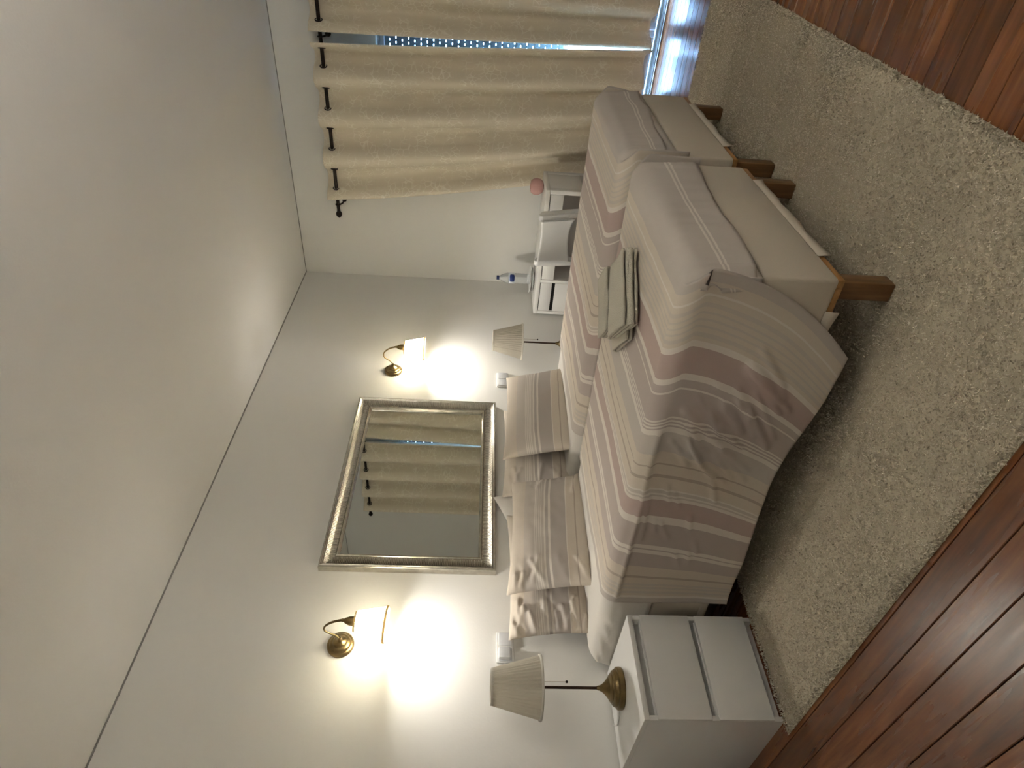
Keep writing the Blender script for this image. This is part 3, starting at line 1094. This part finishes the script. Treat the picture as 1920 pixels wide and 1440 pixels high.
# ------------------------------------------------------------------ table lamps
def pleat_shade(t, name, r0, r1, h, z, material, trim, npl=64, tilt=None):
    n = npl * 4
    md = lambda k: 1 + 0.016 * math.sin(2 * PI * k / 4.0 + 0.8) + 0.006 * math.sin(k * 0.37) + 0.004 * math.sin(k * 0.91)
    prof = [(r1 + (r0 - r1) * f, h * f) for f in np.linspace(0, 1, 7)]
    s = MB().lathe(prof, n, (0, 0, z), md).build(name, material, t, smooth=180)
    b1 = MB().lathe([(r1 * 1.03, 0), (r1 * 1.045, 0.003), (r1 * 1.03, 0.010), (r1 * 0.97, 0.010), (r1 * 0.97, 0)], 64, (0, 0, z - 0.001))
    b1.f += [(4 * 64 + k, 4 * 64 + (k + 1) % 64, (k + 1) % 64, k) for k in range(64)]
    b1.build('shade_binding', trim, s)
    b2 = MB().lathe([(r0 * 1.02, 0), (r0 * 1.04, 0.004), (r0 * 1.02, 0.011), (r0 * 0.97, 0.011), (r0 * 0.97, 0)], 64, (0, 0, z + h - 0.010))
    b2.f += [(4 * 64 + k, 4 * 64 + (k + 1) % 64, (k + 1) % 64, k) for k in range(64)]
    b2.build('shade_binding', trim, s)
    sp = MB()
    for a in (0, 2 * PI / 3, 4 * PI / 3):
        sp.tube([(0.012 * math.cos(a), 0.012 * math.sin(a), z + h - 0.02), (r0 * 0.98 * math.cos(a), r0 * 0.98 * math.sin(a), z + h - 0.006)], 0.0013, 6)
    sp.build('shade_spider', M['brass'], s)
    return s


def table_lamp(loc, label):
    t = tag(empty('table_lamp', loc), label, 'table lamp', 'unlit brass table lamps')
    MB().lathe([(0.0, 0.0), (0.079, 0.0), (0.082, 0.003), (0.083, 0.010), (0.082, 0.020), (0.078, 0.024), (0.073, 0.025), (0.072, 0.031), (0.068, 0.038), (0.060, 0.043), (0.057, 0.043), (0.056, 0.047), (0.048, 0.053), (0.041, 0.056), (0.039, 0.059), (0.030, 0.066), (0.021, 0.075), (0.015, 0.083), (0.012, 0.086), (0.0125, 0.090), (0.010, 0.093), (0.009, 0.100), (0.0065, 0.104), (0.0, 0.104)], 48).build('foot', M['brass'], t, smooth=28)
    MB().tube([(0, 0, 0.098), (0, 0, 0.395)], 0.0058, 14).build('stem', M['brown_metal'], t)
    sk = MB().lathe([(0.0, 0.0), (0.012, 0.0), (0.017, 0.006), (0.017, 0.045), (0.0, 0.045)], 20, (0, 0, 0.385)).build('lamp_holder', M['brass'], t)
    MB().lathe([(0.0, 0.0), (0.013, 0.0), (0.014, 0.012), (0.027, 0.04), (0.03, 0.055), (0.024, 0.075), (0.0, 0.085)], 20, (0, 0, 0.428)).build('bulb', M['ceramic'], sk)
    pleat_shade(t, 'shade', 0.069, 0.122, 0.205, 0.335, M['shade_off'], M['binding_off'], 46)
    pc = MB().tube([(0.018, -0.012, 0.40), (0.018, -0.012, 0.232)], 0.0009, 6).build('pull_chain', M['brass'], t)
    bm = bmesh.new()
    bmesh.ops.create_uvsphere(bm, u_segments=12, v_segments=8, radius=0.0055)
    for v in bm.verts:
        v.co += Vector((0.018, -0.012, 0.228))
    b = MB()
    b.bm(bm)
    b.build('pull_bead', M['rod'], pc, smooth=180)
    fx = MB().tube([(-0.05, 0.055, 0.006), (-0.075, 0.09, 0.004), (-0.085, 0.14, 0.004), (-0.07, 0.185, 0.004), (-0.055, 0.2145, 0.0035), (-0.05, 0.2255, -0.02), (-0.05, 0.226, -0.2)], 0.0026, 8).build('flex', M['cord'], t)
    return t


table_lamp((-3.600, -0.236, 0.516), 'unlit brass table lamp with pleated shade standing on the nightstand in view')
table_lamp((-1.195, -0.236, 0.516), 'unlit brass table lamp with pleated shade beyond the beds, near the desk')


# ------------------------------------------------------------------ wall lamps
def wall_lamp(x, z, dx, tilt, bi, label):
    t = tag(empty('wall_lamp', (x, 0, z)), label, 'wall lamp', 'lit brass wall lamps')
    # wall rose: lathe axis z turned toward the room (-y)
    b = MB().lathe([(0.0, 0.0), (0.060, 0.0), (0.0615, 0.004), (0.060, 0.014), (0.055, 0.018), (0.049, 0.020), (0.047, 0.026), (0.040, 0.031), (0.033, 0.033), (0.031, 0.040), (0.023, 0.045), (0.013, 0.050), (0.010, 0.062), (0.007, 0.068), (0.0, 0.068)], 44)
    b.build('wall_rose', M['brass'], t, smooth=50, rot=(PI / 2, 0, 0))
    pts = []
    ctrl = [(0, -0.055, 0.0), (0, -0.085, 0.012), (0, -0.105, 0.040), (0, -0.125, 0.058), (dx * 0.3, -0.150, 0.058), (dx * 0.6, -0.172, 0.038), (dx * 0.85, -0.187, 0.010), (dx, -0.196, -0.022)]
    # catmull-rom through the control points
    cp = [Vector(c) for c in ctrl]
    cp = [cp[0] * 2 - cp[1]] + cp + [cp[-1] * 2 - cp[-2]]
    for i in range(1, len(cp) - 2):
        for f in np.linspace(0, 1, 7)[:-1]:
            p0, p1, p2, p3 = cp[i - 1:i + 3]
            pts.append(0.5 * ((2 * p1) + (p2 - p0) * f + (2 * p0 - 5 * p1 + 4 * p2 - p3) * f * f + (3 * p1 - p0 - 3 * p2 + p3) * f ** 3))
    pts.append(cp[-2])
    nn = len(pts)
    MB().tube(pts, [0.0042 + 0.0022 * max(0, (i / nn - 0.55)) * 2 for i in range(nn)], 12).build('arm', M['brass'], t)
    # holder, shade and bulb hang from the arm end, a little out of plumb
    h = MB().lathe([(0.0, 0.0), (0.007, 0.0), (0.008, -0.006), (0.007, -0.010), (0.012, -0.016), (0.019, -0.034), (0.021, -0.060), (0.019, -0.077), (0.0, -0.077)], 24)
    ho = h.build('lamp_holder', M['brass'], t, loc=(dx, -0.196, -0.020), rot=(0.05, tilt, 0))
    s = pleat_shade(t, 'shade', 0.044, 0.077, 0.140, -0.198, M['shade'], M['shade_trim'], 40)
    s.location = ho.location
    s.rotation_euler = ho.rotation_euler
    bu = MB().lathe([(0.0, 0.0), (0.012, -0.002), (0.015, -0.030), (0.024, -0.062), (0.029, -0.082), (0.0295, -0.094), (0.026, -0.104), (0.017, -0.110), (0.0, -0.112)], 24, (0, 0, -0.076)).build('bulb', M['bulb%d' % bi], t, smooth=180)
    bu.data.materials.append(M['bulb_dome%d' % bi])
    for p in bu.data.polygons:
        if p.center.z < -0.076 - 0.104:
            p.material_index = 1
    bu.location = ho.location
    bu.rotation_euler = ho.rotation_euler
    return t


wall_lamp(-3.308, 1.735, 0.012, 0.055, 0, 'lit brass wall lamp above the nightstand, left of the mirror')
wall_lamp(-1.288, 1.738, 0.022, -0.03, 1, 'lit brass wall lamp between the mirror and the desk corner')


# ------------------------------------------------------------------ fill uplighter, added out of view to lift the room's ambient light
ul = tag(empty('added_fill_uplighter', (-3.5, -3.95, 0)), 'tall white uplighter added unseen behind the viewpoint as fill light', 'added fill light')
MB().lathe([(0.0, 0.0), (0.14, 0.0), (0.142, 0.008), (0.13, 0.018), (0.03, 0.03), (0.014, 0.045), (0.0, 0.045)], 40).build('foot', M['white'], ul, smooth=50)
MB().tube([(0, 0, 0.04), (0, 0, 1.74)], 0.012, 16).build('pole', M['white'], ul)
MB().lathe([(0.0, 1.735), (0.03, 1.735), (0.09, 1.765), (0.14, 1.81), (0.165, 1.86), (0.160, 1.86), (0.135, 1.815), (0.085, 1.772), (0.028, 1.744), (0.0, 1.744)], 48).build('bowl_shade', M['white'], ul, smooth=60)
MB().lathe([(0.0, 1.747), (0.018, 1.747), (0.020, 1.765), (0.042, 1.80), (0.044, 1.82), (0.034, 1.845), (0.0, 1.855)], 24).build('bulb', M['fill_bulb'], ul, smooth=180)

# ------------------------------------------------------------------ sockets and switches
def switch_plate(x, z, label, plug):
    t = tag(empty('switch_plate', (x, 0, z)), label, 'switch', 'double white switch plates')
    W, H = 0.150, 0.082
    MB().box((-W / 2, -0.012, -H / 2), (W / 2, 0, H / 2), 0.004).build('plate', M['plastic'], t)
    for s in (-1, 1):
        cx = s * W / 4
        MB().box((cx - 0.031, -0.018, -0.031), (cx + 0.031, -0.011, 0.031), 0.0025).build('rocker', M['rocker'], t)
    if plug:
        MB().box((-W / 4 - 0.026, -0.040, -0.022), (-W / 4 + 0.026, -0.017, 0.030), 0.003).build('plug_cover', M['rocker'], t)
    else:
        MB().box((W / 4 - 0.03, -0.0185, -0.001), (W / 4 + 0.03, -0.0175, 0.001)).build('rocker_gap', M['rocker'], t, smooth=None)
    return t


switch_plate(-3.308, 0.98, 'white double socket plate on the wall behind the near table lamp shade', True)
switch_plate(-1.342, 0.975, 'white double switch plate on the wall right of the mirror, above the pillow', False)

# ------------------------------------------------------------------ mirror
mir = tag(empty('wall_mirror', (-2.268, -0.002, 1.470)), 'large rectangular mirror in a wide ribbed silver frame between the wall lamps', 'mirror')
MW, MH = 1.298, 0.893
prof = [(0.0, 0.0), (0.0, 0.034), (0.003, 0.040), (0.009, 0.043), (0.014, 0.041), (0.018, 0.035), (0.020, 0.036), (0.023, 0.034), (0.030, 0.028), (0.042, 0.022),
        (0.055, 0.0195), (0.066, 0.021), (0.072, 0.024), (0.074, 0.029), (0.079, 0.032), (0.084, 0.031), (0.088, 0.024), (0.092, 0.014), (0.092, 0.0)]


def frame_rail(L, horizontal, sgn):
    v, f, uv = [], [], []
    n = len(prof)
    for e in (-1, 1):
        for (wd, h) in prof:
            along = e * (L / 2 - wd)
            across = sgn * ((MH if horizontal else MW) / 2 - wd)
            v.append((along, -h, across) if horizontal else (across, -h, along))
    for i in range(n - 1):
        f.append((i, i + 1, n + i + 1, n + i))
    me = bpy.data.meshes.new('frame_rail')
    me.from_pydata(v, [], f)
    bm = bmesh.new()
    bm.from_mesh(me)
    bmesh.ops.recalc_face_normals(bm, faces=bm.faces[:])
    ul = bm.loops.layers.uv.new('UVMap')
    for fc in bm.faces:
        for lp in fc.loops:
            i = lp.vert.index
            lp[ul].uv = ((v[i][0] if horizontal else v[i][2]), prof[i % n][0])
    # outward normals: toward the room (-y) on the whole
    if sum(fc.normal.y * fc.calc_area() for fc in bm.faces) > 0:
        bmesh.ops.reverse_faces(bm, faces=bm.faces[:])
    bm.to_mesh(me)
    bm.free()
    me.materials.append(M['frame'])
    me.shade_smooth()
    me.set_sharp_from_angle(angle=math.radians(40))
    link('frame_rail', me, mir)


frame_rail(MW, True, 1)
frame_rail(MW, True, -1)
frame_rail(MH, False, 1)
frame_rail(MH, False, -1)
MB().box((-MW / 2 + 0.085, -0.012, -MH / 2 + 0.085), (MW / 2 - 0.085, -0.006, MH / 2 - 0.085)).build('mirror_glass', M['mirror'], mir, smooth=None)
MB().box((-MW / 2 + 0.01, -0.005, -MH / 2 + 0.01), (MW / 2 - 0.01, 0.0, MH / 2 - 0.01)).build('backing', M['black_gap'], mir, smooth=None)

# ------------------------------------------------------------------ desk
DZ = 0.727
desk = tag(empty('desk', (-0.525, -0.035, 0)), 'white desk with drawers and a cupboard standing in the room corner', 'desk')
DL, DD = 1.022, 0.345


def dbox(name, x0, x1, y0, y1, z0, z1, ch=0.0015, m_='white_desk', parent=desk):
    return MB().box((x0, -y1, z0), (x1, -y0, z1), ch).build(name, M[m_], parent)


dbox('desk_top', 0.0, DD, 0.0, DL, DZ - 0.03, DZ, 0.002)
dbox('side_panel', 0.002, DD, 0.0, 0.024, 0.0, DZ - 0.03)
dbox('divider_panel', 0.002, DD, 0.283, 0.307, 0.0, DZ - 0.03)
dbox('leg', 0.002, 0.045, DL - 0.03, DL, 0.0, DZ - 0.03)
dbox('leg', DD - 0.045, DD, DL - 0.03, DL, 0.0, DZ - 0.03)
dbox('side_apron', 0.045, DD - 0.045, DL - 0.028, DL - 0.002, DZ - 0.265, DZ - 0.03)
dbox('back_panel', DD - 0.02, DD - 0.006, 0.307, DL - 0.03, 0.22, DZ - 0.03, 0.001)
dbox('back_panel', DD - 0.02, DD - 0.006, 0.024, 0.283, 0.02, DZ - 0.03, 0.001)
dbox('drawer', 0.004, DD - 0.03, 0.028, 0.279, DZ - 0.122, DZ - 0.036)
dbox('handle_slot', 0.020, 0.024, 0.026, 0.281, DZ - 0.150, DZ - 0.120, 0.0, 'black_gap')
dbox('cupboard_door', 0.004, 0.020, 0.028, 0.279, 0.05, DZ - 0.148)
dbox('shadow_gap', 0.022, 0.025, 0.026, 0.281, DZ - 0.038, DZ - 0.030, 0.0, 'black_gap')
dbox('drawer', 0.004, DD - 0.03, 0.311, DL - 0.034, DZ - 0.128, DZ - 0.037)

# ------------------------------------------------------------------ chair at the desk
ch = tag(empty('desk_chair', (-0.66, -0.835, 0), math.radians(-2)), 'white moulded chair with a curved backrest pushed up to the desk', 'chair')


def chair_back():
    # curved panel between two flat side rails, facing -x (toward the room)
    n, k = 28, 18
    w2, z0, z1 = 0.155, 0.545, 0.775
    P = np.zeros((k, n, 3))
    for i in range(k):
        f = i / (k - 1)
        for j in range(n):
            s = -1 + 2 * j / (n - 1)
            zb = z0 + 0.022 * (1 - s * s) * (1 - f)
            zt_ = z1 - 0.014 * (1 - s * s)
            P[i, j] = (-0.155 - 0.045 * f + 0.055 * (1 - s * s), s * w2 * (1.06 - 0.06 * f), zb + (zt_ - zb) * f)
    o = link('backrest', grid_mesh('backrest', P, P[:, :, 1:], M['plastic']), ch)
    solidify(o, 0.012, 0)
    for s in (-1, 1):
        bm = bmesh.new()
        pts = [(-0.120, 0.40), (-0.150, 0.55), (-0.196, 0.765), (-0.190, 0.785), (-0.172, 0.792), (-0.150, 0.782), (-0.128, 0.765), (-0.085, 0.55), (-0.060, 0.40)]
        a = [bm.verts.new((x, s * (0.154 + 0.012 * (0.79 - z) / 0.24), z)) for (x, z) in pts]
        c = [bm.verts.new((x, s * (0.190 + 0.012 * (0.79 - z) / 0.24), z)) for (x, z) in pts]
        bm.faces.new(a)
        bm.faces.new(c[::-1])
        for i in range(len(pts)):
            j = (i + 1) % len(pts)
            bm.faces.new((a[i], c[i], c[j], a[j]))
        bmesh.ops.recalc_face_normals(bm, faces=bm.faces[:])
        bmesh.ops.bevel(bm, geom=bm.edges[:], offset=0.004, segments=2, affect='EDGES', profile=0.5)
        b = MB()
        b.bm(bm)
        b.build('back_rail', M['plastic'], ch)


chair_back()
bm = bmesh.new()
bmesh.ops.create_cube(bm, size=1)
for v in bm.verts:
    v.co = Vector((v.co.x * 0.36 + 0.06, v.co.y * (0.36 if v.co.x < 0 else 0.40), v.co.z * 0.028 + 0.435))
bmesh.ops.bevel(bm, geom=bm.edges[:], offset=0.012, segments=3, affect='EDGES', profile=0.5)
b = MB()
b.bm(bm)
b.build('seat', M['plastic'], ch)
for s in (-1, 1):
    MB().tube([(-0.098, s * 0.176, 0.43), (-0.135, s * 0.185, 0.0)], [0.017, 0.013], 12).build('leg', M['plastic'], ch)
    MB().tube([(0.205, s * 0.165, 0.425), (0.225, s * 0.175, 0.0)], [0.017, 0.013], 12).build('leg', M['plastic'], ch)

# ------------------------------------------------------------------ things on the desk
pl = tag(empty('plate', (-0.32, -0.225, DZ)), 'small white plate with a crumpled tissue on the desk under the bottle', 'plate')
MB().lathe([(0.0, 0.003), (0.055, 0.003), (0.060, 0.006), (0.095, 0.016), (0.097, 0.018), (0.094, 0.019), (0.058, 0.010), (0.0, 0.007)], 40).build('dish', M['ceramic'], pl, smooth=60)
MB().lathe([(0.046, 0.0), (0.052, 0.0), (0.052, 0.004), (0.046, 0.004)], 32).build('foot_ring', M['ceramic'], pl)
n = 40
aa, rr = np.meshgrid(np.linspace(0, 2 * PI, n), np.linspace(0.05, 0.105, 12))
zz = 0.013 + 0.018 * np.clip((rr - 0.05) / 0.05, 0, 1) + 0.016 * vnoise(aa * 2.2, rr * 60, 31) * np.clip((rr - 0.05) / 0.03, 0, 1)
rr2 = rr + 0.018 * vnoise(aa * 1.6, rr * 10, 33) * (rr / 0.1)
zz[:, -1] = zz[:, 0]
rr2[:, -1] = rr2[:, 0]
P = np.stack([rr2 * np.cos(aa), rr2 * np.sin(aa), zz], -1)
tis = link('tissue', grid_mesh('tissue', P, P[:, :, :2], M['paper'], smooth=False), None, loc=(-0.32, -0.225, DZ + 0.006))
tag(tis, 'crumpled white tissue ruffled around the bottle on the plate', 'tissue')
solidify(tis, 0.0008, 0)

bo = tag(empty('water_bottle', (-0.32, -0.225, DZ + 0.0075)), 'clear plastic water bottle with dark blue cap and label on the desk', 'bottle')
bp = [(0.0, 0.004), (0.025, 0.0), (0.037, 0.004), (0.041, 0.014), (0.0415, 0.055), (0.039, 0.062), (0.0415, 0.069), (0.0415, 0.088), (0.039, 0.094), (0.0415, 0.10), (0.0415, 0.125), (0.0395, 0.131), (0.0415, 0.137), (0.0415, 0.195), (0.040, 0.210), (0.033, 0.235), (0.022, 0.258), (0.0145, 0.270), (0.0135, 0.288), (0.0, 0.289)]
MB().lathe(bp, 40).build('body', M['pet'], bo, smooth=60)
MB().lathe([(0.0, 0.272), (0.0165, 0.272), (0.0165, 0.291), (0.015, 0.293), (0.0, 0.293)], 28).build('cap', M['blue_cap'], bo)
nl = 48
P = np.zeros((2, nl, 3))
UV = np.zeros((2, nl, 2))
for i, z in enumerate((0.150, 0.196)):
    for j in range(nl):
        a = 2 * PI * j / (nl - 1)
        P[i, j] = (-0.0424 * math.cos(a - PI + 0.55), -0.0424 * math.sin(a - PI + 0.55), z)
        UV[i, j] = (j / (nl - 1), i)
lb = link('label_band', grid_mesh('label_band', P, UV, M['label']), bo)
solidify(lb, 0.0005, 0)

pk = tag(empty('glass_ornament', (-0.30, -0.985, DZ)), 'round pink glass apple-like ornament on the desk end by the curtain', 'ornament')
MB().lathe([(0.0, 0.006), (0.012, 0.002), (0.024, 0.0), (0.044, 0.010), (0.056, 0.030), (0.060, 0.052), (0.056, 0.074), (0.043, 0.092), (0.026, 0.098), (0.014, 0.090), (0.005, 0.078), (0.0, 0.076)], 36).build('body', M['pink'], pk, smooth=180)
MB().tube([(0, 0, 0.072), (0.003, 0.001, 0.085), (0.009, 0.003, 0.098)], [0.003, 0.0025, 0.0035], 8).build('stalk', M['pink'], pk)


# ------------------------------------------------------------------ towels on the near bed
def towel(name, loc, rz, W, D, layers, lh, material, label, seed):
    """a folded towel: one ribbon of cloth folded back and forth; the open folds face local -y"""
    path = []
    for L in range(layers):
        z = lh * (L + 0.5)
        a, b = (-D / 2, D / 2) if L % 2 == 0 else (D / 2, -D / 2)
        for f in np.linspace(0, 1, 10):
            path.append((a + (b - a) * f, z))
        if L < layers - 1:
            for g_ in np.linspace(-PI / 2, PI / 2, 6)[1:-1]:
                path.append((b + (1 if b > 0 else -1) * lh * 0.5 * math.cos(g_), z + lh * 0.5 + lh * 0.5 * math.sin(g_)))
    path = np.array(path)
    nx = 30
    xs = np.linspace(-W / 2, W / 2, nx)
    P = np.zeros((nx, len(path), 3))
    for i, x in enumerate(xs):
        wob = vnoise(np.full(len(path), x * 14), path[:, 1] * 90 + path[:, 0] * 6, seed)
        P[i, :, 0] = x + 0.012 * vnoise(path[:, 1] * 60, path[:, 0] * 3, seed + 1)
        P[i, :, 1] = path[:, 0] + 0.024 * wob
        P[i, :, 2] = path[:, 1] + 0.014 * vnoise(np.full(len(path), x * 10), path[:, 0] * 10, seed + 2) * np.clip(path[:, 1] / 0.02, 0, 1)
    o = link(name, grid_mesh(name, P, P[:, :, :2], material))
    solidify(o, lh * 0.62, 0)
    o.location = loc
    o.rotation_euler = (0, 0, rz)
    return tag(o, label, 'towel', 'folded towels')


ZT = 0.632
towel('towel', (-2.875, -1.675, ZT), math.radians(-42), 0.27, 0.20, 4, 0.014, M['towel'], 'sage bath towel folded in layers, its folds facing the bed foot', 3)
towel('towel', (-2.735, -1.545, ZT + 0.002), math.radians(-40), 0.24, 0.13, 5, 0.014, M['towel'], 'thick sage hand towel folded behind the layered towel', 7)
towel('towel', (-2.90, -1.535, ZT - 0.002), math.radians(-42), 0.11, 0.22, 2, 0.012, M['towel2'], 'thin cream towel end lying flat beside the folded sage towels', 11)
